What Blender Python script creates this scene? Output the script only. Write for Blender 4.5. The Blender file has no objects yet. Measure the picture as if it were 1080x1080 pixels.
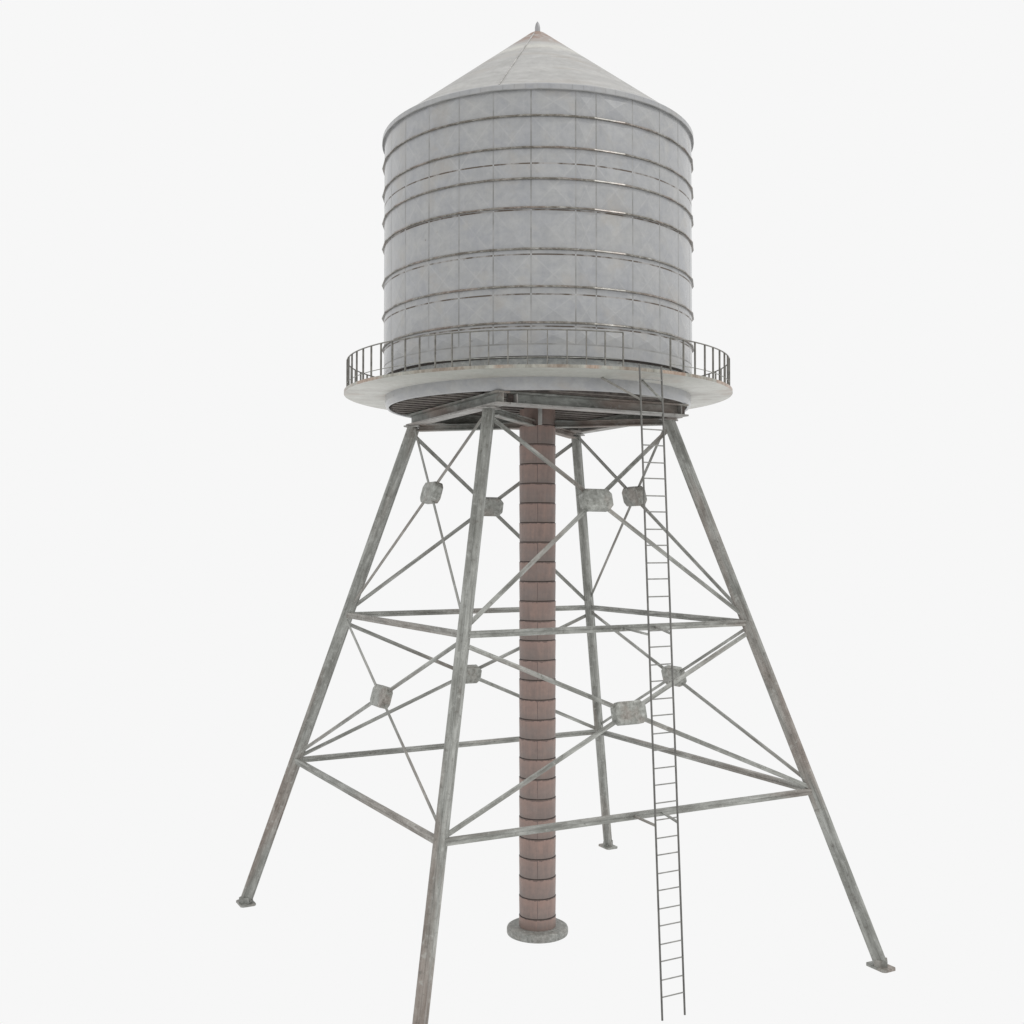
import bpy, bmesh, math, random
from mathutils import Vector, Matrix
random.seed(7)
S = 3.0                      # metres per modelling unit (tank radius about 3 m)
ZG = 2.385                   # ground lies this far below the modelling origin
sc = bpy.context.scene
COL = sc.collection
PI = math.pi
def V(x, y, z): return Vector((x*S, y*S, (z+ZG)*S))
def pol(R, az, z): return V(R*math.cos(az), R*math.sin(az), z)

# ------------------------------------------------------------------ linking
W = {}
def link(name, me, mats, parent, M=None):
    o = bpy.data.objects.new(name, me); COL.objects.link(o)
    M = M or Matrix.Identity(4)
    if me is not None:
        if not me.materials:
            for m in (mats if isinstance(mats, (list, tuple)) else [mats]): me.materials.append(m)
    if parent:
        o.parent = parent
        o.matrix_basis = W[parent.name].inverted() @ M
    else: o.matrix_basis = M
    W[o.name] = M
    return o
def frame(p, xdir, ydir):
    x = xdir.normalized(); z = x.cross(ydir).normalized(); y = z.cross(x)
    M = Matrix((x, y, z)).transposed().to_4x4(); M.translation = p
    return M

# ------------------------------------------------------------------ node helpers
def newmat(name):
    m = bpy.data.materials.new(name); m.use_nodes = True
    nt = m.node_tree; b = nt.nodes['Principled BSDF']
    return m, nt, b
class NB:
    def __init__(s, nt): s.nt = nt
    def n(s, t, **k):
        x = s.nt.nodes.new(t)
        for a, v in k.items(): setattr(x, a, v)
        return x
    def l(s, a, b): s.nt.links.new(a, b)
    def coord(s, kind='Object', scale=(1,1,1), rnd=True, uv=None):
        if uv:
            t = s.n('ShaderNodeUVMap'); t.uv_map = uv; out = t.outputs[0]
        else:
            t = s.n('ShaderNodeTexCoord'); out = t.outputs[kind]
        mp = s.n('ShaderNodeMapping'); mp.inputs['Scale'].default_value = scale
        s.l(out, mp.inputs['Vector'])
        if rnd:
            oi = s.n('ShaderNodeObjectInfo')
            mu = s.n('ShaderNodeMath', operation='MULTIPLY'); mu.inputs[1].default_value = 37.0
            s.l(oi.outputs['Random'], mu.inputs[0]); s.l(mu.outputs[0], mp.inputs['Location'])
        return mp.outputs[0]
    def noise(s, vec, scale, detail=4, rough=.55, dist=0):
        t = s.n('ShaderNodeTexNoise'); t.inputs['Scale'].default_value = scale
        t.inputs['Detail'].default_value = detail; t.inputs['Roughness'].default_value = rough
        t.inputs['Distortion'].default_value = dist
        s.l(vec, t.inputs['Vector']); return t.outputs['Fac']
    def ramp(s, fac, stops, interp='LINEAR'):
        r = s.n('ShaderNodeValToRGB'); e = r.color_ramp.elements; r.color_ramp.interpolation = interp
        while len(e) > 1: e.remove(e[-1])
        e[0].position = stops[0][0]; e[0].color = c4(stops[0][1])
        for p, c in stops[1:]:
            q = e.new(p); q.color = c4(c)
        s.l(fac, r.inputs[0]); return r.outputs[0]
    def mix(s, fac, a, b, mode='MIX'):
        m = s.n('ShaderNodeMix', data_type='RGBA', blend_type=mode)
        if isinstance(fac, (int, float)): m.inputs[0].default_value = fac
        else: s.l(fac, m.inputs[0])
        for i, v in ((6, a), (7, b)):
            if isinstance(v, tuple): m.inputs[i].default_value = c4(v)
            else: s.l(v, m.inputs[i])
        return m.outputs[2]
    def math(s, op, a, b=None):
        m = s.n('ShaderNodeMath', operation=op)
        for i, v in ((0, a), (1, b)):
            if v is None: continue
            if isinstance(v, (int, float)): m.inputs[i].default_value = v
            else: s.l(v, m.inputs[i])
        return m.outputs[0]
    def bump(s, h, dist, strength=1.0, prev=None):
        b = s.n('ShaderNodeBump'); b.inputs['Distance'].default_value = dist; b.inputs['Strength'].default_value = strength
        s.l(h, b.inputs['Height'])
        if prev: s.l(prev, b.inputs['Normal'])
        return b.outputs[0]
def c4(c):
    if isinstance(c, (int, float)): return (c, c, c, 1)
    return tuple(c) + ((1,) if len(c) == 3 else ())

# ------------------------------------------------------------------ materials
def mat_tank(name, panel=True):
    m, nt, b = newmat(name); k = NB(nt)
    uvw = k.coord(uv='wrap', scale=(1,1,1), rnd=False)
    st = k.coord(uv='wrap', scale=(9,.5,1), rnd=False)
    big = k.noise(uvw, .75, 4, .6)
    base = k.ramp(big, [(.32, (.300,.312,.338)), (.47, (.325,.332,.342)), (.6, (.338,.340,.336)), (.7, (.342,.338,.322))])
    streak = k.noise(st, 1.6, 5, .6)
    base = k.mix(.5, base, k.ramp(streak, [(.3, (.270,.277,.290)), (.55, (.335,.341,.350)), (.75, (.385,.388,.386))]))
    fine = k.noise(uvw, 7, 6, .7)
    base = k.mix(.38, base, k.ramp(fine, [(.36, (.255,.26,.262)), (.6, (.415,.415,.412))]))
    med = k.noise(uvw, 2.6, 6, .72, .6)
    base = k.mix(.33, base, k.ramp(med, [(.36, (.262,.272,.300)), (.5, (.335,.340,.345)), (.62, (.405,.405,.392))]))
    # small rust pin marks and scuffs
    v = k.n('ShaderNodeTexVoronoi'); v.inputs['Scale'].default_value = 3.1; k.l(uvw, v.inputs['Vector'])
    pm = k.math('MULTIPLY', k.ramp(v.outputs['Distance'], [(.035, 1.0), (.075, 0.0)]), k.ramp(k.noise(uvw, .8, 2), [(.56, 0.0), (.62, 1.0)]))
    base = k.mix(k.math('MULTIPLY', pm, .6), base, (.15,.13,.12))
    # warm dirty patches under seams
    wp = k.ramp(k.noise(uvw, 1.3, 5, .65), [(.54, 0.0), (.70, .45)])
    base = k.mix(wp, base, (.33,.30,.262))
    nrm = None
    if panel:
        t = k.n('ShaderNodeUVMap'); t.uv_map = 'cell'
        sp = k.n('ShaderNodeSeparateXYZ'); k.l(t.outputs[0], sp.inputs[0])
        du = k.math('ABSOLUTE', k.math('SUBTRACT', sp.outputs[0], .5)); dv = k.math('ABSOLUTE', k.math('SUBTRACT', sp.outputs[1], .5))
        mx = k.math('MAXIMUM', du, dv)
        diag = k.math('ABSOLUTE', k.math('SUBTRACT', du, dv))
        line = k.ramp(diag, [(.0, 1.0), (.04, 0.0)])
        brk = k.ramp(k.noise(uvw, 1.1, 3), [(.38, 0.0), (.54, 1.0)])
        base = k.mix(k.math('MULTIPLY', k.math('MULTIPLY', line, brk), .30), base, (.46,.46,.45))
        hgt = k.math('SUBTRACT', 1.0, mx)
        nrm = k.bump(hgt, .065, .9)
    nrm = k.bump(fine, .004, .5, nrm)
    k.l(base, b.inputs['Base Color']); k.l(nrm, b.inputs['Normal'])
    k.l(k.ramp(fine, [(.3, .36), (.7, .50)]), b.inputs['Roughness'])
    b.inputs['Metallic'].default_value = .15
    b.inputs['Coat Weight'].default_value = .55; b.inputs['Coat Roughness'].default_value = .12
    return m
def mat_seam(name, col, tank, lo, hi, sc_):
    m, nt, b = newmat(name); k = NB(nt)
    uvw = k.coord(uv='wrap', rnd=False)
    n = k.noise(uvw, sc_, 4, .6)
    k.l(k.ramp(n, [(lo, col), (hi, tank)]), b.inputs['Base Color'])
    b.inputs['Roughness'].default_value = .6
    return m
def mat_weather(name, cols, rust=.5, scale=1.0, along=.22, rough=.55, uv=None, bumpd=.004):
    """weathered galvanised steel; local X is the member's length"""
    m, nt, b = newmat(name); k = NB(nt)
    sv = (along, 1, 1) if not uv else (1, along, 1)
    co = k.coord(scale=sv, uv=uv, rnd=not uv)
    co2 = k.coord(scale=(1,1,1), uv=uv, rnd=not uv)
    n1 = k.noise(co, 9*scale, 6, .68, .4)
    base = k.ramp(n1, [(.28, cols[0]), (.46, cols[1]), (.6, cols[2]), (.74, cols[3])])
    n2 = k.noise(co, 1.6*scale, 4, .6)
    rf = k.ramp(n2, [(.495, 0.0), (.61, rust)])
    base = k.mix(rf, base, k.ramp(n1, [(.35, (.170,.120,.098)), (.6, (.275,.215,.183))]))
    n3 = k.noise(co2, 14*scale, 5, .7)
    base = k.mix(k.ramp(n3, [(.56, 0.0), (.68, .5)]), base, (.47,.48,.45))
    base = k.mix(k.ramp(n3, [(.32, .65), (.43, 0.0)]), base, (.12,.112,.098))
    k.l(base, b.inputs['Base Color'])
    k.l(k.bump(n3, bumpd, .7), b.inputs['Normal'])
    b.inputs['Roughness'].default_value = rough; b.inputs['Metallic'].default_value = .1
    return m
def mat_roof():
    m, nt, b = newmat('roof_sheet'); k = NB(nt)
    uvw = k.coord(uv='wrap', scale=(.45,1.9,1), rnd=False)
    fine = k.noise(k.coord(uv='wrap', rnd=False), 8, 6, .7)
    n = k.noise(uvw, 1.4, 6, .62, 1.2)
    base = k.ramp(n, [(.3, (.31,.302,.29)), (.45, (.385,.38,.368)), (.55, (.445,.44,.428)), (.68, (.53,.52,.495))])
    base = k.mix(.42, base, k.ramp(fine, [(.35, (.31,.31,.295)), (.65, (.50,.50,.485))]))
    med = k.noise(k.coord(uv='wrap', scale=(1,1.3,1), rnd=False), 2.2, 6, .7, .8)
    base = k.mix(.38, base, k.ramp(med, [(.34, (.33,.325,.31)), (.5, (.43,.425,.415)), (.66, (.53,.525,.51))]))
    base = k.mix(k.ramp(k.noise(uvw, .9, 4, .6, 1.0), [(.54, 0.0), (.68, .55)]), base, (.36,.325,.285))
    g = k.n('ShaderNodeNewGeometry'); 
    tc = k.n('ShaderNodeTexCoord'); sp = k.n('ShaderNodeSeparateXYZ'); k.l(tc.outputs['Object'], sp.inputs[0])
    hz = k.math('ADD', sp.outputs[2], k.math('MULTIPLY', k.math('SUBTRACT', fine, .5), .35))
    rust = k.ramp(k.math('DIVIDE', k.math('SUBTRACT', hz, (3.19+ZG)*S), .5), [(.2, 0.0), (.75, .85)])
    rust2 = k.math('MULTIPLY', rust, k.ramp(k.noise(k.coord(rnd=False), 5, 4), [(.4, .35), (.55, 1.0)]))
    pale = k.ramp(k.math('DIVIDE', k.math('SUBTRACT', hz, (3.12+ZG)*S), .4), [(.0, 0.0), (.4, .7), (.8, 0.0)])
    base = k.mix(pale, base, (.60,.59,.54))
    base = k.mix(rust2, base, (.27,.17,.125))
    k.l(base, b.inputs['Base Color']); b.inputs['Roughness'].default_value = .6
    k.l(k.bump(n, .02, .3), b.inputs['Normal'])
    return m
def mat_deck():
    m, nt, b = newmat('deck_plate'); k = NB(nt)
    co = k.coord(rnd=False, scale=(1,1,3)); co2 = k.coord(rnd=False, scale=(.5,1.4,1))
    n = k.noise(co2, 1.3, 6, .6, 1.5); f = k.noise(co, 9, 6, .7)
    base = k.ramp(n, [(.3, (.37,.34,.31)), (.42, (.53,.52,.485)), (.54, (.62,.62,.58)), (.70, (.68,.68,.645))])
    base = k.mix(.3, base, k.ramp(f, [(.35, (.38,.37,.335)), (.65, (.66,.66,.62))]))
    base = k.mix(k.ramp(k.noise(co, .9, 3), [(.50, 0.0), (.64, .6)]), base, (.43,.35,.295))
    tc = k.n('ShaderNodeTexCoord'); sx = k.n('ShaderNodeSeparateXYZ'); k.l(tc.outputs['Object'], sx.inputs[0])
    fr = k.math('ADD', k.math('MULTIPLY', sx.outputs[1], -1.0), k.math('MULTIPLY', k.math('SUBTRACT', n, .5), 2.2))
    front_dk = k.ramp(k.math('MULTIPLY', fr, .3), [(.50, 0.0), (.95, .8)])  # deck colour darkens towards the front, broken up by noise
    base = k.mix(front_dk, base, k.mix(f, (.23,.235,.205), (.42,.425,.385)))
    k.l(base, b.inputs['Base Color']); b.inputs['Roughness'].default_value = .55
    k.l(k.bump(f, .006, .5), b.inputs['Normal'])
    return m
def mat_fascia():
    m, nt, b = newmat('deck_edge_strip'); k = NB(nt)
    co = k.coord(rnd=False, scale=(1,1,.4))
    n = k.noise(co, .9, 3, .5); f = k.noise(co, 12, 5, .7)
    base = k.ramp(n, [(.42, (.24,.165,.12)), (.48, (.29,.275,.235)), (.53, (.35,.355,.315)), (.58, (.36,.21,.14))])
    base = k.mix(.45, base, k.ramp(f, [(.4, (.20,.195,.17)), (.62, (.50,.50,.44))]))
    k.l(base, b.inputs['Base Color']); b.inputs['Roughness'].default_value = .33; b.inputs['Metallic'].default_value = .3
    return m
def mat_pipe():
    m, nt, b = newmat('rusty_pipe'); k = NB(nt)
    st = k.coord(uv='wrap', scale=(3.5,.35,1), rnd=False); co = k.coord(uv='wrap', rnd=False)
    cel = k.n('ShaderNodeUVMap'); cel.uv_map = 'cell'
    sp = k.n('ShaderNodeSeparateXYZ'); k.l(cel.outputs[0], sp.inputs[0])
    wn = k.n('ShaderNodeTexWhiteNoise', noise_dimensions='1D'); k.l(k.math('FLOOR', sp.outputs[0]), wn.inputs['W'])
    n = k.noise(st, 3, 5, .62); f = k.noise(co, 12, 5, .7)
    base = k.ramp(n, [(.3, (.180,.128,.111)), (.48, (.238,.166,.142)), (.68, (.310,.203,.166))])
    base = k.mix(.3, base, k.ramp(f, [(.35, (.175,.15,.14)), (.65, (.32,.245,.215))]))
    base = k.mix(k.ramp(k.noise(co, 1.9, 4), [(.5, 0.0), (.72, .5)]), base, (.235,.205,.19))
    base = k.mix(k.math('MULTIPLY', wn.outputs['Value'], .45), base, (.185,.155,.143))
    vv = k.math('ADD', sp.outputs[1], k.math('MULTIPLY', k.math('SUBTRACT', k.noise(st, 5, 5, .7), .5), .5))
    base = k.mix(k.ramp(vv, [(.5, 0.0), (.95, .4)]), base, (.34,.212,.172))
    base = k.mix(k.ramp(vv, [(.02, .6), (.3, 0.0)]), base, (.165,.142,.13))
    rag = k.math('ADD', sp.outputs[1], k.math('MULTIPLY', k.math('SUBTRACT', k.noise(co, 9, 5, .65), .5), .34))
    base = k.mix(k.ramp(rag, [(.935, 0.0), (.97, .7)]), base, (.09,.066,.057))
    k.l(base, b.inputs['Base Color']); b.inputs['Roughness'].default_value = .5
    k.l(k.bump(f, .004, .5), b.inputs['Normal'])
    return m
def mat_plain(name, col, rough=.6, var=.25):
    m, nt, b = newmat(name); k = NB(nt)
    n = k.noise(k.coord(), 9, 5, .65)
    lo = tuple(c*(1-var) for c in col); hi = tuple(min(1, c*(1+var)) for c in col)
    k.l(k.ramp(n, [(.35, lo), (.65, hi)]), b.inputs['Base Color']); b.inputs['Roughness'].default_value = rough
    return m
G = [(.135,.135,.120), (.235,.238,.219), (.352,.358,.335), (.55,.56,.53)]
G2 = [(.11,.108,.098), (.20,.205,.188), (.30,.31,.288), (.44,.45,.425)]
M_TANK = mat_tank('tank_panel'); M_SKIRT = mat_tank('tank_skirt', False)
M_SEAMV = mat_seam('panel_joint', (.215,.215,.208), (.315,.315,.312), .40, .60, 2.2)
M_SEAMH = mat_seam('row_joint', (.095,.075,.058), (.33,.32,.31), .46, .60, 3.2)
M_RIMJ = mat_seam('rim_joint', (.24,.24,.24), (.33,.33,.33), .4, .6, 3)
M_HOOP = mat_weather('hoop_steel', [(.055,.046,.036), (.135,.120,.098), (.25,.24,.215), (.50,.50,.47)], .55, 1.6, .6, .31, bumpd=.0015)
M_STEEL = mat_weather('leg_steel', G, .58, .75, .17)
M_BRACE = mat_weather('brace_steel', G, .35, 1.0, .15)
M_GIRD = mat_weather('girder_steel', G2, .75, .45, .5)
M_FLNG = mat_weather('flange_steel_lit', [(.20,.19,.175), (.30,.29,.275), (.39,.385,.365), (.52,.515,.495)], .4, .6, .4)  # paler than the webs: light on the undersides put into the colour
M_GUSS = mat_weather('gusset_steel', [(.15,.15,.135), (.26,.265,.242), (.36,.368,.342), (.54,.55,.52)], .4, 1.3, 1)
M_RING = mat_weather('base_ring_steel', [(.21,.222,.222), (.275,.288,.287), (.335,.345,.335), (.50,.51,.47)], .12, .9, 1)
M_CONC = mat_weather('pipe_foot', [(.13,.132,.120), (.22,.224,.21), (.31,.315,.296), (.56,.57,.54)], .15, 1.9, 1)
M_RAIL = mat_plain('rail_steel', (.185,.178,.160), .45, .3)
M_LOWR = mat_plain('low_rail_steel', (.30,.30,.275), .45, .3)
M_LAD = mat_plain('ladder_steel', (.135,.132,.122), .5, .25)
M_RUNG = mat_plain('rung_steel', (.24,.24,.225), .5, .25)
M_WOOD = mat_plain('joist_timber', (.115,.100,.088), .8, .4)
M_DARK = mat_plain('joint_and_gap_shade', (.05,.04,.036), .8, .3)
M_FLOOR = mat_plain('tank_floor', (.12,.11,.10), .8, .3)
M_WEBEND = mat_plain('dark_brown_web', (.085,.066,.058), .7, .4)
M_ROOF = mat_roof(); M_DECK = mat_deck(); M_FASC = mat_fascia(); M_PIPE = mat_pipe()
M_SEAMR = mat_plain('roof_seam', (.41,.402,.385), .6, .35)
M_ZINC = mat_plain('finial_zinc', (.33,.33,.335), .4, .15)

# ------------------------------------------------------------------ mesh makers
def lathe(name, prof, segs=96, cap=False, off=0.0, closed=False, matfn=None, smooth=True, angles=None):
    """prof: (R, z) in modelling units, bottom to top (outer side); object space = world metres"""
    me = bpy.data.meshes.new(name)
    A = angles or [off + 2*PI*i/segs for i in range(segs)]
    n = len(A); vs = []; fs = []; mi = []; wr = []; ce = []
    for R, z in prof:
        for a in A: vs.append(pol(R, a, z))
    P = len(prof); rows = P if closed else P-1
    sacc = [0]
    for i in range(P):
        p, q = prof[i], prof[(i+1) % P]; sacc.append(sacc[-1]+math.hypot(p[0]-q[0], p[1]-q[1])*S)
    for i in range(rows):
        i2 = (i+1) % P
        for j in range(n):
            j2 = (j+1) % n
            fs.append((i*n+j, i*n+j2, i2*n+j2, i2*n+j)); mi.append(matfn(i, j) if matfn else 0)
            a0 = A[j]; a1 = A[j2] if j2 else A[0]+2*PI
            Rm = max(.1, (prof[i][0]+prof[i2][0])/2)*S
            wr += [(a0*Rm, sacc[i]), (a1*Rm, sacc[i]), (a1*Rm, sacc[i+1]), (a0*Rm, sacc[i+1])]
    if cap:
        fs.append(tuple(range(n))[::-1]); mi.append(0); wr += [(vs[k].x, vs[k].y) for k in range(n)]
        fs.append(tuple((P-1)*n+k for k in range(n))); mi.append(0); wr += [(vs[k].x, vs[k].y) for k in range(n)]
    me.from_pydata([tuple(v) for v in vs], [], fs)
    uv = me.uv_layers.new(name='wrap')
    for i, c in enumerate(wr): uv.data[i].uv = c
    me.polygons.foreach_set('material_index', mi)
    if smooth:
        me.polygons.foreach_set('use_smooth', [True]*len(fs)); me.set_sharp_from_angle(angle=math.radians(25))
    me.update(); return me
def profile_bar(name, poly, L, x0=0.0, bevel=0.0):
    """extrude the closed polygon (y, z in units) along local X"""
    bm = bmesh.new()
    a = [bm.verts.new((x0*S, y*S, z*S)) for y, z in poly]; b = [bm.verts.new(((x0+L)*S, y*S, z*S)) for y, z in poly]
    n = len(poly)
    for i in range(n): bm.faces.new((a[i], a[(i+1) % n], b[(i+1) % n], b[i]))
    bm.faces.new(a[::-1]); bm.faces.new(b)
    bmesh.ops.recalc_face_normals(bm, faces=bm.faces)
    if bevel:
        bmesh.ops.bevel(bm, geom=[e for e in bm.edges], offset=bevel*S, segments=2, affect='EDGES', profile=.6)
    me = bpy.data.meshes.new(name); bm.to_mesh(me); bm.free(); return me
def rect(w, h, y0=0, z0=0): return [(y0-w/2, z0-h/2), (y0+w/2, z0-h/2), (y0+w/2, z0+h/2), (y0-w/2, z0+h/2)]
def ibeam(b, h, tf, tw):
    """z from 0 (bottom) to h"""
    return [(-b/2, 0), (b/2, 0), (b/2, tf), (tw/2, tf), (tw/2, h-tf), (b/2, h-tf), (b/2, h), (-b/2, h), (-b/2, h-tf), (-tw/2, h-tf), (-tw/2, tf), (-b/2, tf)]
def tube_mesh(name, pts, r, segs=8, closed=False):
    vs = []; fs = []; n = len(pts)
    for i, p in enumerate(pts):
        if closed: t = pts[(i+1) % n]-pts[i-1]
        else: t = pts[min(i+1, n-1)]-pts[max(i-1, 0)]
        t.normalize(); up = Vector((0,0,1)) if abs(t.z) < .9 else Vector((1,0,0))
        a = t.cross(up).normalized(); b = a.cross(t)
        for k in range(segs): vs.append(p + (a*math.cos(2*PI*k/segs)+b*math.sin(2*PI*k/segs))*r*S)
    for i in range(n if closed else n-1):
        for k in range(segs):
            i2 = (i+1) % n; k2 = (k+1) % segs
            fs.append((i*segs+k, i*segs+k2, i2*segs+k2, i2*segs+k))
    if not closed: fs += [tuple(range(segs))[::-1], tuple((n-1)*segs+k for k in range(segs))]
    me = bpy.data.meshes.new(name); me.from_pydata([tuple(v) for v in vs], [], fs)
    me.polygons.foreach_set('use_smooth', [True]*len(fs)); me.update(); return me
def bar(name, p, q, poly, mat, parent, out, bevel=0.0, pad=0.0):
    d = q-p; L = d.length/S
    me = profile_bar(name, poly, L+2*pad, -pad, bevel)
    return link(name, me, mat, parent, frame(p, d, out))

# ------------------------------------------------------------------ the water tower
root = bpy.data.objects.new('water_tower', None); COL.objects.link(root); W[root.name] = Matrix.Identity(4)
root.empty_display_size = 2
root['label'] = 'tall weathered steel water tower with grey panelled round tank, cone roof and ladder'
root['category'] = 'water tower'

# ---- tank wall: panels with joints between them
FR = -PI/2                                       # azimuth facing the camera side
seam = [-52.81, -39.68, -26.92, -14.6, -2.1, 12.54, 19.59, 33.52, 46.38, 58.8]
a = 58.8
while a < 295: a += 13.13; seam.append(a)
seam = [s for s in seam if s < 360-52.81-5]
seam.sort()
hw = .24
ang = []; colcell = []                           # angle breakpoints and (cell id, u0, u1) per column; -1 = joint
for i, s0 in enumerate(seam):
    s1 = seam[i+1] if i+1 < len(seam) else seam[0]+360
    ang.append(s0-hw); colcell.append((-1, 0, 1))
    k = max(1, round((s1-s0-2*hw)/2.2)); w = (s1-s0-2*hw)/k
    for j in range(k): ang.append(s0+hw+j*w); colcell.append((i, j/k, (j+1)/k))
ANG = [FR+math.radians(x) for x in ang]
RT = .985
rows = [1.1344, 1.200, 1.2986, 1.479, 1.7023, 1.9526, 2.2143, 2.484, 2.634]
jh = .0042
prof = [(RT-.03, 1.1345), (RT, 1.1344)]; rowkind = ['lip']; cellrow = [None]
for i in range(len(rows)-1):
    z0, z1 = rows[i], rows[i+1]
    if i == 0: z0b = z0
    else: z0b = z0+jh
    z1b = z1-jh if i < len(rows)-2 else z1
    prof.append((RT, z1b)); rowkind.append('cell' if i not in (0,) else 'plain'); cellrow.append(i)
    if i < len(rows)-2:
        prof.append((RT, z1+jh)); rowkind.append('joint' if i+1 not in (1, 7) else ('bead' if i+1 == 1 else 'plain')); cellrow.append(None)
def tmat(i, j):
    kd = rowkind[i]
    if kd == 'lip': return 3
    if kd == 'joint': return 2 if colcell[j][0] >= 0 else 0
    if kd == 'bead': return 1
    if kd == 'plain': return 3
    return 1 if colcell[j][0] < 0 else 0
me = lathe('tank', prof, angles=ANG, matfn=tmat)
uc = me.uv_layers.new(name='cell'); n = len(ANG); li = 0
for i in range(len(prof)-1):
    for j in range(n):
        c, u0, u1 = colcell[j]
        if rowkind[i] == 'cell' and c >= 0:
            for kk, uvv in enumerate(((u0, 0), (u1, 0), (u1, 1), (u0, 1))): uc.data[li+kk].uv = uvv
        else:
            for kk in range(4): uc.data[li+kk].uv = (.5, .5)
        li += 4
tank = link('tank', me, [M_TANK, M_SEAMV, M_SEAMH, M_SKIRT], root)
# lower skirt below the overhanging shell, through the deck
me = lathe('tank_skirt', [(.951, .986), (.951, .950), (.955, .946), (.963, .945), (.969, .950), (.974, .962), (.976, .985), (.976, 1.03)], segs=128)
link('tank_skirt', me, M_SKIRT, tank)
me = lathe('base_ring', [(.966, 1.03), (.966, 1.124)], segs=128)
link('base_ring', me, M_RING, tank)
link('gap_shade_strip', lathe('gap_shade_strip', [(.966, 1.1238), (.972, 1.1245), (.972, 1.136)], segs=128), M_DARK, tank)  # dark band that paints the shade of the gap under the shell lip
me = lathe('tank_floor', [(.001, .988), (.953, .988)], segs=64)
link('tank_floor', me, M_FLOOR, tank)
# hoops: 32-sided flats, chamfered above
zb = [2.4837, 2.3036, 2.1276, 1.9647, 1.7319, 1.5216, 1.3188]
hp = [(RT-.004, -.0052), (.9990, -.0050), (1.0, -.0035), (.9976, .0032), (.991, .0075), (RT-.004, .0100)]
off = FR + math.radians(7.5)
for z in zb:
    zz = (z+ZG)*S
    me = lathe('hoop', [(r_, z+h) for r_, h in hp], segs=32, closed=True, off=off, smooth=False)
    link('hoop', me, M_HOOP, tank)
# rim: pale band with many small joints, dark lip under it
RA = []
for i in range(96):
    RA += [FR+math.radians(3.75*i-.1), FR+math.radians(3.75*i+.1)]
me = lathe('rim', [(RT-.01, 2.6285), (1.0, 2.6285), (1.0, 2.6335), (.999, 2.659), (.992, 2.666), (.96, 2.672)], angles=RA,
           matfn=lambda i, j: 1 if i < 2 else (2 if j % 2 == 0 and i == 2 else 0))
link('rim', me, [M_SKIRT, M_SEAMV, M_RIMJ], tank)
# ---- roof
me = lathe('roof', [(.986, 2.664), (.5, 3.045), (.055, 3.394), (.045, 3.400), (.001, 3.402)], segs=16*6)
roof = link('roof', me, M_ROOF, root)
for kx in range(4):
    az = FR+math.radians(-12.8+90*kx)
    p, q = pol(.975, az, 2.673), pol(.09, az, 3.367)
    bar('roof_seam', p, q, [(-.0035, -.004), (.0035, -.004), (.0025, .0028), (-.0025, .0028)], M_SEAMR, roof, Vector((-math.sin(az), math.cos(az), 0)))
me = lathe('finial', [(.0195, 3.398), (.018, 3.425), (.017, 3.445), (.0125, 3.466), (.003, 3.482), (.0005, 3.484)], segs=20)
link('finial', me, M_ZINC, roof)

# ---- gallery deck
RD = 1.234
deck = link('gallery_deck', lathe('gallery_deck', [(.97, 1.018), (1.20, 1.0255), (RD-.003, 1.0285)] , segs=144), M_DECK, root)
bmd = lathe('deck_top', [(RD-.003, 1.0465), (.968, 1.0475)], segs=144)
link('deck_top', bmd, M_DECK, deck)
link('edge_strip', lathe('edge_strip', [(RD-.006, 1.0285), (RD, 1.0285), (RD, 1.0465), (RD-.006, 1.0465)], segs=32*4, closed=True), M_FASC, deck)
RR = 1.215
pts = []
for i in range(140):                              # open between the two sides of the ladder
    az = FR+math.radians(37.5 + (345-.0)*i/139)
    pts.append(pol(RR, az, 1.2356))
railing = link('railing', tube_mesh('railing', pts, .0042, 8), M_RAIL, root)
pts = [pol(RR, FR+math.radians(37.5+345*i/139), 1.0877) for i in range(140)]
link('low_rail', tube_mesh('low_rail', pts, .0025, 6), M_LOWR, railing)
pm = profile_bar('post', rect(.0055, .0105), 1.2345-1.0465)
first = None
for i in range(72):
    d = 2.5+5*i
    if d in (27.5, 32.5): continue
    az = FR+math.radians(d)
    M = frame(pol(RR, az, 1.0465), Vector((0,0,1)), Vector((-math.sin(az), math.cos(az), 0)))
    if first is None: first = link('post', pm, M_RAIL, railing, M)
    else:
        c = first.copy(); COL.objects.link(c); c.parent = railing; c.matrix_basis = M; W[c.name] = M

# ---- legs
legT = [(-.82139, .20451), (-.27751, -.80039), (.82139, -.18251), (.27451, .77739)]
legB = [(-1.99983, .51201), (-.56600, -1.97683), (2.00383, -.53200), (.57500, 1.99583)]
zt, zm, zl, zf = .85714, -.39249, -1.3849, -2.36112
def L(k, z):
    t = (zt-z)/(zt-zf); a, b = legT[k % 4], legB[k % 4]
    return V(a[0]+(b[0]-a[0])*t, a[1]+(b[1]-a[1])*t, z)
UP = Vector((0,0,1))
ux, uy = Vector((math.cos(math.radians(29.5)), math.sin(math.radians(29.5)), 0)), Vector((math.cos(math.radians(119.5)), math.sin(math.radians(119.5)), 0))
def octp(w, h, c):
    return [(-w/2+c, -h/2), (w/2-c, -h/2), (w/2, -h/2+c), (w/2, h/2-c), (w/2-c, h/2), (-w/2+c, h/2), (-w/2, h/2-c), (-w/2, -h/2+c)]
legs = []
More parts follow.
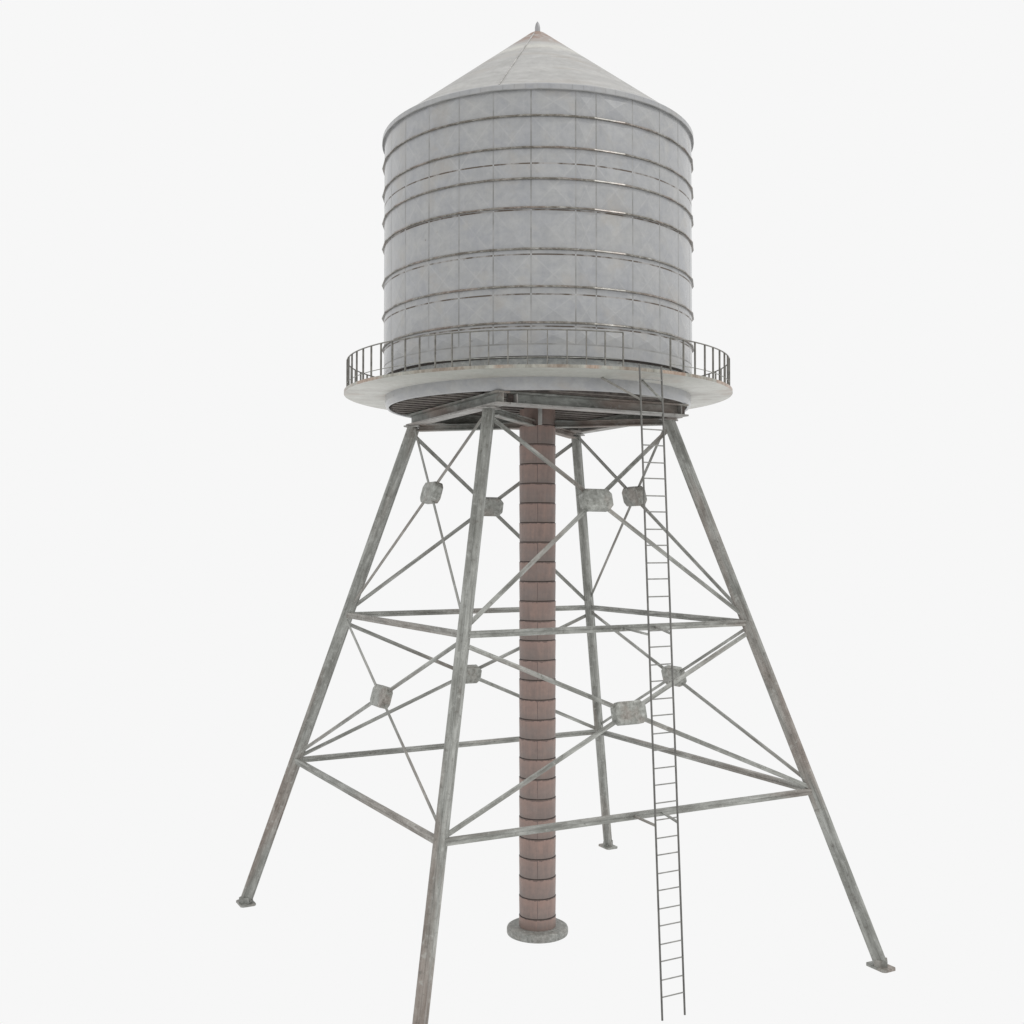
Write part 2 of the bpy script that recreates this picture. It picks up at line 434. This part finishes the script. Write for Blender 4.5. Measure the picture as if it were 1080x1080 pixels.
for k in range(4):
    p, q = L(k, zf+.01), L(k, .862)
    rad = Vector((legB[k][0], legB[k][1], 0)).normalized()
    # rolled section: broad face with a shallow groove along it
    w, h, g = .073, .057, .0035
    sec = [(-w/2+.008, -h/2), (-.014, -h/2), (-.010, -h/2+g), (.010, -h/2+g), (.014, -h/2), (w/2-.008, -h/2), (w/2, -h/2+.008),
           (w/2, -.010), (w/2-g, -.007), (w/2-g, .007), (w/2, .010), (w/2, h/2-.008), (w/2-.008, h/2), (.014, h/2), (.010, h/2-g), (-.010, h/2-g), (-.014, h/2), (-w/2+.008, h/2),
           (-w/2, h/2-.008), (-w/2, .010), (-w/2+g, .007), (-w/2+g, -.007), (-w/2, -.010), (-w/2, -h/2+.008)]
    lg = bar('leg', p, q, sec, M_STEEL, root, rad); legs.append(lg)
    # foot: clipped base plate with an upright shoe
    f0 = L(k, zf); 
    me = profile_bar('base_plate', octp(.106, .152, .015), .014, -.0235, .002)
    bp = link('base_plate', me, M_STEEL, lg, frame(f0, UP, ux))
    me = profile_bar('foot_shoe', rect(.074, .066), .040, -.012, .003)
    link('foot_shoe', me, M_STEEL, lg, frame(f0 - rad*.0*S, UP, rad))
    me = profile_bar('cap_plate', rect(.105, .105), .009, .001, .001)
    link('cap_plate', me, M_FLNG, lg, frame(L(k, .858), UP, rad))

# ---- horizontal struts, cross braces and gusset plates on the four faces
def facen(k):
    a, b = L(k, zt), L(k+1, zt); c = L(k, zf)
    n = (b-a).cross(c-a).normalized()
    if n.dot(Vector(((a+b)/2 - V(0,0,0)))*1.0 - Vector((0,0,((a+b)/2 - V(0,0,0)).z))*n.z) < 0: n = -n
    return n
angle_sec = [(-.012, -.018), (.014, -.018), (.014, -.004), (.0115, -.002), (.0115, .002), (.014, .004), (.014, .018), (-.012, .018), (-.012, .004), (-.0095, .002), (-.0095, -.002), (-.012, -.004)]   # channel lying open to the inside
bw, bt = .0255, .0065
brace_sec = [(-bt/2, -bw/2), (bt/2, -bw/2), (bt/2, -.003), (bt/2-.0015, 0), (bt/2, .003), (bt/2, bw/2), (-bt/2, bw/2), (-bt/2, .003), (-bt/2+.0015, 0), (-bt/2, -.003)]
for k in range(4):
    n = facen(k)
    hn = Vector((n.x, n.y, 0)).normalized()
    for z in (zm, zl):
        p, q = L(k, z), L(k+1, z); d = (q-p).normalized()
        bar('strut', p+d*.022*S, q-d*.022*S, angle_sec, M_BRACE, root, hn)
    for (za, zc) in (((zt+.012, zm+.055), (zm-.022, zl+.052)) if k % 2 == 0 else ((zt-.038, zm+.03), (zm-.050, zl+.015))):
        A, B, Cc, D = L(k, za), L(k+1, zc), L(k+1, za), L(k, zc)
        for (p, q, s) in ((A, B, 1), (Cc, D, -1)):
            d = (q-p).normalized()
            o_ = n*s*.0036*S
            sec = brace_sec
            if k % 2 == 0 and s == 1: sec = rect(.0035, .019)      # light tie rods on these faces
            bar('brace', p+d*.02*S+o_, q-d*.02*S+o_, sec, M_BRACE, root, n)
        # crossing point
        u_ = B-A; v_ = D-Cc; w0 = A-Cc
        aa, bb, cc_, dd, ee = u_.dot(u_), u_.dot(v_), v_.dot(v_), u_.dot(w0), v_.dot(w0)
        s_ = (bb*ee-cc_*dd)/(aa*cc_-bb*bb); X = A+u_*s_
        hh = .064; ww = .074; poly = []
        for sg in (1, -1):
            for tt in (-4, -2.2, 2.2, 4):
                z_ = sg*hh*tt/4*1.0
                poly.append((sg*(ww+(.028 if abs(tt) < 3 else 0)), z_))
        me = profile_bar('gusset_plate', [(a_, b_) for a_, b_ in poly], .056, -.028, .007)
        hd = (L(k+1, zm)-L(k, zm)).normalized()
        link('gusset_plate', me, M_GUSS, root, frame(X, n, hd))

# ---- girders under the tank
gd1 = (Vector((.544, -1.0, 0))).normalized()
zgb, zgh = .870, .0735
def girder(p, q, name='girder', stiff=()):
    d = (q-p).normalized(); side = UP.cross(d)
    M = frame(p, d, side); Lh = (q-p).length/S
    top = [(-.005, .0105), (.005, .0105), (.005, zgh-.0105), (.045, zgh-.0105), (.045, zgh), (-.045, zgh), (-.045, zgh-.0105), (-.005, zgh-.0105)]
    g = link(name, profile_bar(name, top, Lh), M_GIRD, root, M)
    link('lower_flange', profile_bar('lower_flange', rect(.09, .0105, 0, .00525), Lh), M_FLNG, g, M)  # separate plate so the lit underside tone can be coloured in
    for t in stiff:
        for sd in (1, -1):
            m = profile_bar('stiffener', rect(.038, zgh-.024, sd*.0245, zgh/2), .006, t)
            link('stiffener', m, M_FLNG, g, M)
    return g
l0, l1, l2, l3 = [V(*legT[i], zgb) for i in range(4)]
n2 = Vector((.492, -.870, 0)); t2 = Vector((.870, .492, 0))
b1 = girder(l0-gd1*.03*S, l1+n2*.175*S)
b3 = girder(l3-gd1*.05*S, l2+n2*.083*S)
p2 = l1+n2*.13*S+t2*.0475*S; q2 = l2+n2*.13*S+t2*.022*S
b2 = girder(p2, q2, stiff=(.040, (q2-p2).length/S-.054))
b4 = girder(l0+n2*.115*S+t2*.055*S, l3+n2*.115*S-t2*.055*S)
d2 = (q2-p2).normalized(); M2 = frame(p2, d2, UP.cross(d2)); L2 = (q2-p2).length/S
for x0, LL in ((.0005, .038), (L2-.0465, .046)):     # darker brown facing on the web at both ends
    link('web_end', profile_bar('web_end', rect(.0135, zgh-.0215, 0, zgh/2), LL, x0), M_WEBEND, b2, M2)
# diagonal cross beams between opposite legs
def crossb(p, q, zlow, h, cut=0):
    d = (q-p).normalized(); M = frame(p+d*cut*S, d, UP.cross(d))
    return link('cross_beam', profile_bar('cross_beam', ibeam(.055, h, .007, .008), (q-p).length/S-2*cut), M_GIRD, root, M)
zc = .831
a0, a1, a2, a3 = [V(*legT[i], zc) for i in range(4)]
mid = (a0+a2)/2
crossb(a0, a2, zc, .0400, .035)
dm = (a1-a3).normalized()
# the other diagonal is cut in two round the first
cp = a1+(a3-a1)*.5
for s_, e_ in ((a1, cp), (a3, cp)):
    d = (e_-s_).normalized()
    M = frame(s_+d*.07*S, d, UP.cross(d))
    link('cross_beam', profile_bar('cross_beam', ibeam(.055, .040, .007, .008), (e_-s_).length/S-.07-.03), M_GIRD, root, M)
# ---- joists between girders and tank floor
jn = 19
for i in range(jn):
    s = (i-(jn-1)/2)*.104
    half = math.sqrt(max(0, .946**2-(abs(s)+.03)**2))
    if half < .1: continue
    c0 = V(n2.x*s, n2.y*s, .9668)
    M = frame(c0-t2*half*S, t2, UP.cross(t2))
    o = link('joist', profile_bar('joist', rect(.05, .0405), 2*half), M_WOOD, root, M)

# ---- riser pipe
RP = .115
zr0, dz = -2.2645, .12445                        # first joint and spacing
prof = [(RP+.001, -2.350)]; kinds = []
k = 0; z = zr0
cells = [0]
ztop = .985
while z < ztop-.02:
    prof += [(RP+.0022, z-.0045), (RP-.0015, z-.0024), (RP-.0015, z+.0014), (RP, z+.0034)]
    kinds += ['s', 'd', 'd', 'e']; z += dz
    # wall row follows
prof.append((RP, ztop)); kinds.append('s')
RA = []
for q in range(4):
    for off_ in (-.9, .9): RA.append(FR+math.radians(q*90+off_))
    for j in range(1, 9): RA.append(FR+math.radians(q*90+10*j))
def pmat(i, j):
    m4 = i % 4
    if m4 in (1, 2) : return 1
    if m4 == 0 and j % 10 == 0:
        ring = i//4
        if (ring + (j//10)) % 2 == 1: return 2
    return 0
me = lathe('riser_pipe', prof, angles=RA, matfn=pmat)
uc = me.uv_layers.new(name='cell'); nn = len(RA)
for i in range(len(prof)-1):
    for j in range(nn):
        for kk in range(4): uc.data[(i*nn+j)*4+kk].uv = (i//4 + .5 + 40*(((j+ (10 if (i//4) % 2 else 0))//20) % 2), (0, 0, 1, 1)[kk] if i % 4 == 0 else .5)
M_PJ = mat_plain('pipe_side_joint', (.135,.10,.09), .7, .3)
pipe = link('riser_pipe', me, [M_PIPE, M_DARK, M_PJ], root)
fl = [(.10, -2.388), (.184, -2.388), (.192, -2.384), (.195, -2.376), (.195, -2.354), (.191, -2.343), (.181, -2.337), (.11, -2.338)]
link('pipe_foot', lathe('pipe_foot', fl, segs=72), M_CONC, pipe)
# strap hanging from the front girder down to the pipe
sp0 = V(.017, -.152, .862); 
M = frame(V(.0165, -RP-.030, .838), UP, Vector((1,0,0)))
st = link('pipe_strap', profile_bar('pipe_strap', rect(.026, .012), .125, -.0, .001), M_FLNG, pipe, M)

# ---- ladder
LA = math.radians(-60.1); ln = Vector((math.cos(LA), math.sin(LA), 0)); lt = Vector((-ln.y, ln.x, 0))
rt_, rb_, ls, lw, lzt, lzb = 1.2689, 1.4568, -.0222, .1445, 1.0582, -2.372
def LP(side, z):
    k = (lzt-z)/(lzt+2.3547); r_ = rt_+(rb_-rt_)*k
    v = (ln*r_ + lt*(ls+side*lw/2))*S
    return Vector((v.x, v.y, (z+ZG)*S))
bm = bmesh.new()
for sd in (-1, 1):
    me_ = tube_mesh('tmp', [LP(sd, lzb), LP(sd, lzt)], .0054, 8); bm.from_mesh(me_); bpy.data.meshes.remove(me_)
me = bpy.data.meshes.new('ladder'); bm.to_mesh(me); bm.free()
ladder = link('ladder', me, M_LAD, root)
rz = .9762; rungs = []
for i in range(37):
    rungs.append(rz); rz -= .0938 if i % 2 else .0860
rungs = [.976 - .08992*i + (.0039 if i % 2 == 0 else 0) for i in range(37)]
d = LP(1, 0)-LP(-1, 0)
rm = profile_bar('rung', [(.0036*math.cos(2*PI*j/8), .0036*math.sin(2*PI*j/8)) for j in range(8)], lw-.008, .004)
first = None
for z in rungs:
    M = frame(LP(-1, z), d, UP)
    if first is None: first = link('rung', rm, M_RUNG, ladder, M)
    else:
        c = first.copy(); COL.objects.link(c); c.parent = ladder; c.matrix_basis = M
# brackets: from the front struts and from the deck soffit
def bracket(p, q, w=.011):
    bar('bracket', p, q, rect(w, w), M_BRACE, ladder, UP)
def onstrut(k, z, tt, out): 
    p, q = L(k, z), L(k+1, z); return p+(q-p)*tt + n2*out*S
BR = []
for z, ta, tb, sh in ((zm, .525, .639, 0), (zl, .47, .545, 0)):
    bracket(onstrut(1, z, ta, .016), LP(-1, z))
    bracket(onstrut(1, z, tb, .016), LP(1, z))
bracket(V(.3577, -.935, 1.018), LP(-1, .866), .010)
bracket(V(.594, -.826, 1.018), LP(1, .868), .010)

# ------------------------------------------------------------------ camera (39 mm, level with the upper braces)
cam = bpy.data.cameras.new('camera'); co = bpy.data.objects.new('camera', cam); COL.objects.link(co)
cam.sensor_width = 36; cam.lens = 36*1168.83/1080; cam.clip_start = .1; cam.clip_end = 500
C = V(0, -7.12142568, .0942806)
fw = Vector((-.02298952, .99935239, .02768191)); r = Vector((9.99735703e-01, 2.29786697e-02, 7.10218431e-04)); u = Vector((-7.36649292e-05, -2.76909252e-02, 9.99616530e-01))
M = Matrix((r, u, -fw)).transposed().to_4x4(); M.translation = C; co.matrix_world = M
sc.camera = co

# ------------------------------------------------------------------ light: white studio surround and one soft key from the right
w = bpy.data.worlds.new('World'); sc.world = w; w.use_nodes = True
bg = w.node_tree.nodes['Background']; bg.inputs[0].default_value = (.930, .930, .930, 1); bg.inputs[1].default_value = 1.0
sun = bpy.data.lights.new('key_light', 'SUN'); sun.energy = .8; sun.angle = math.radians(3); sun.color = (1, .985, .96)
so = bpy.data.objects.new('key_light', sun); COL.objects.link(so)
az = FR+math.radians(69); el = math.radians(50)
dirv = Vector((math.cos(az)*math.cos(el), math.sin(az)*math.cos(el), math.sin(el)))
so.rotation_euler = dirv.to_track_quat('Z', 'Y').to_euler(); so.location = dirv*40
vs = sc.view_settings; sc.display_settings.display_device = 'sRGB'
vs.view_transform = 'Standard'; vs.look = 'None'; vs.exposure = 0; vs.gamma = 1; vs.use_curve_mapping = False
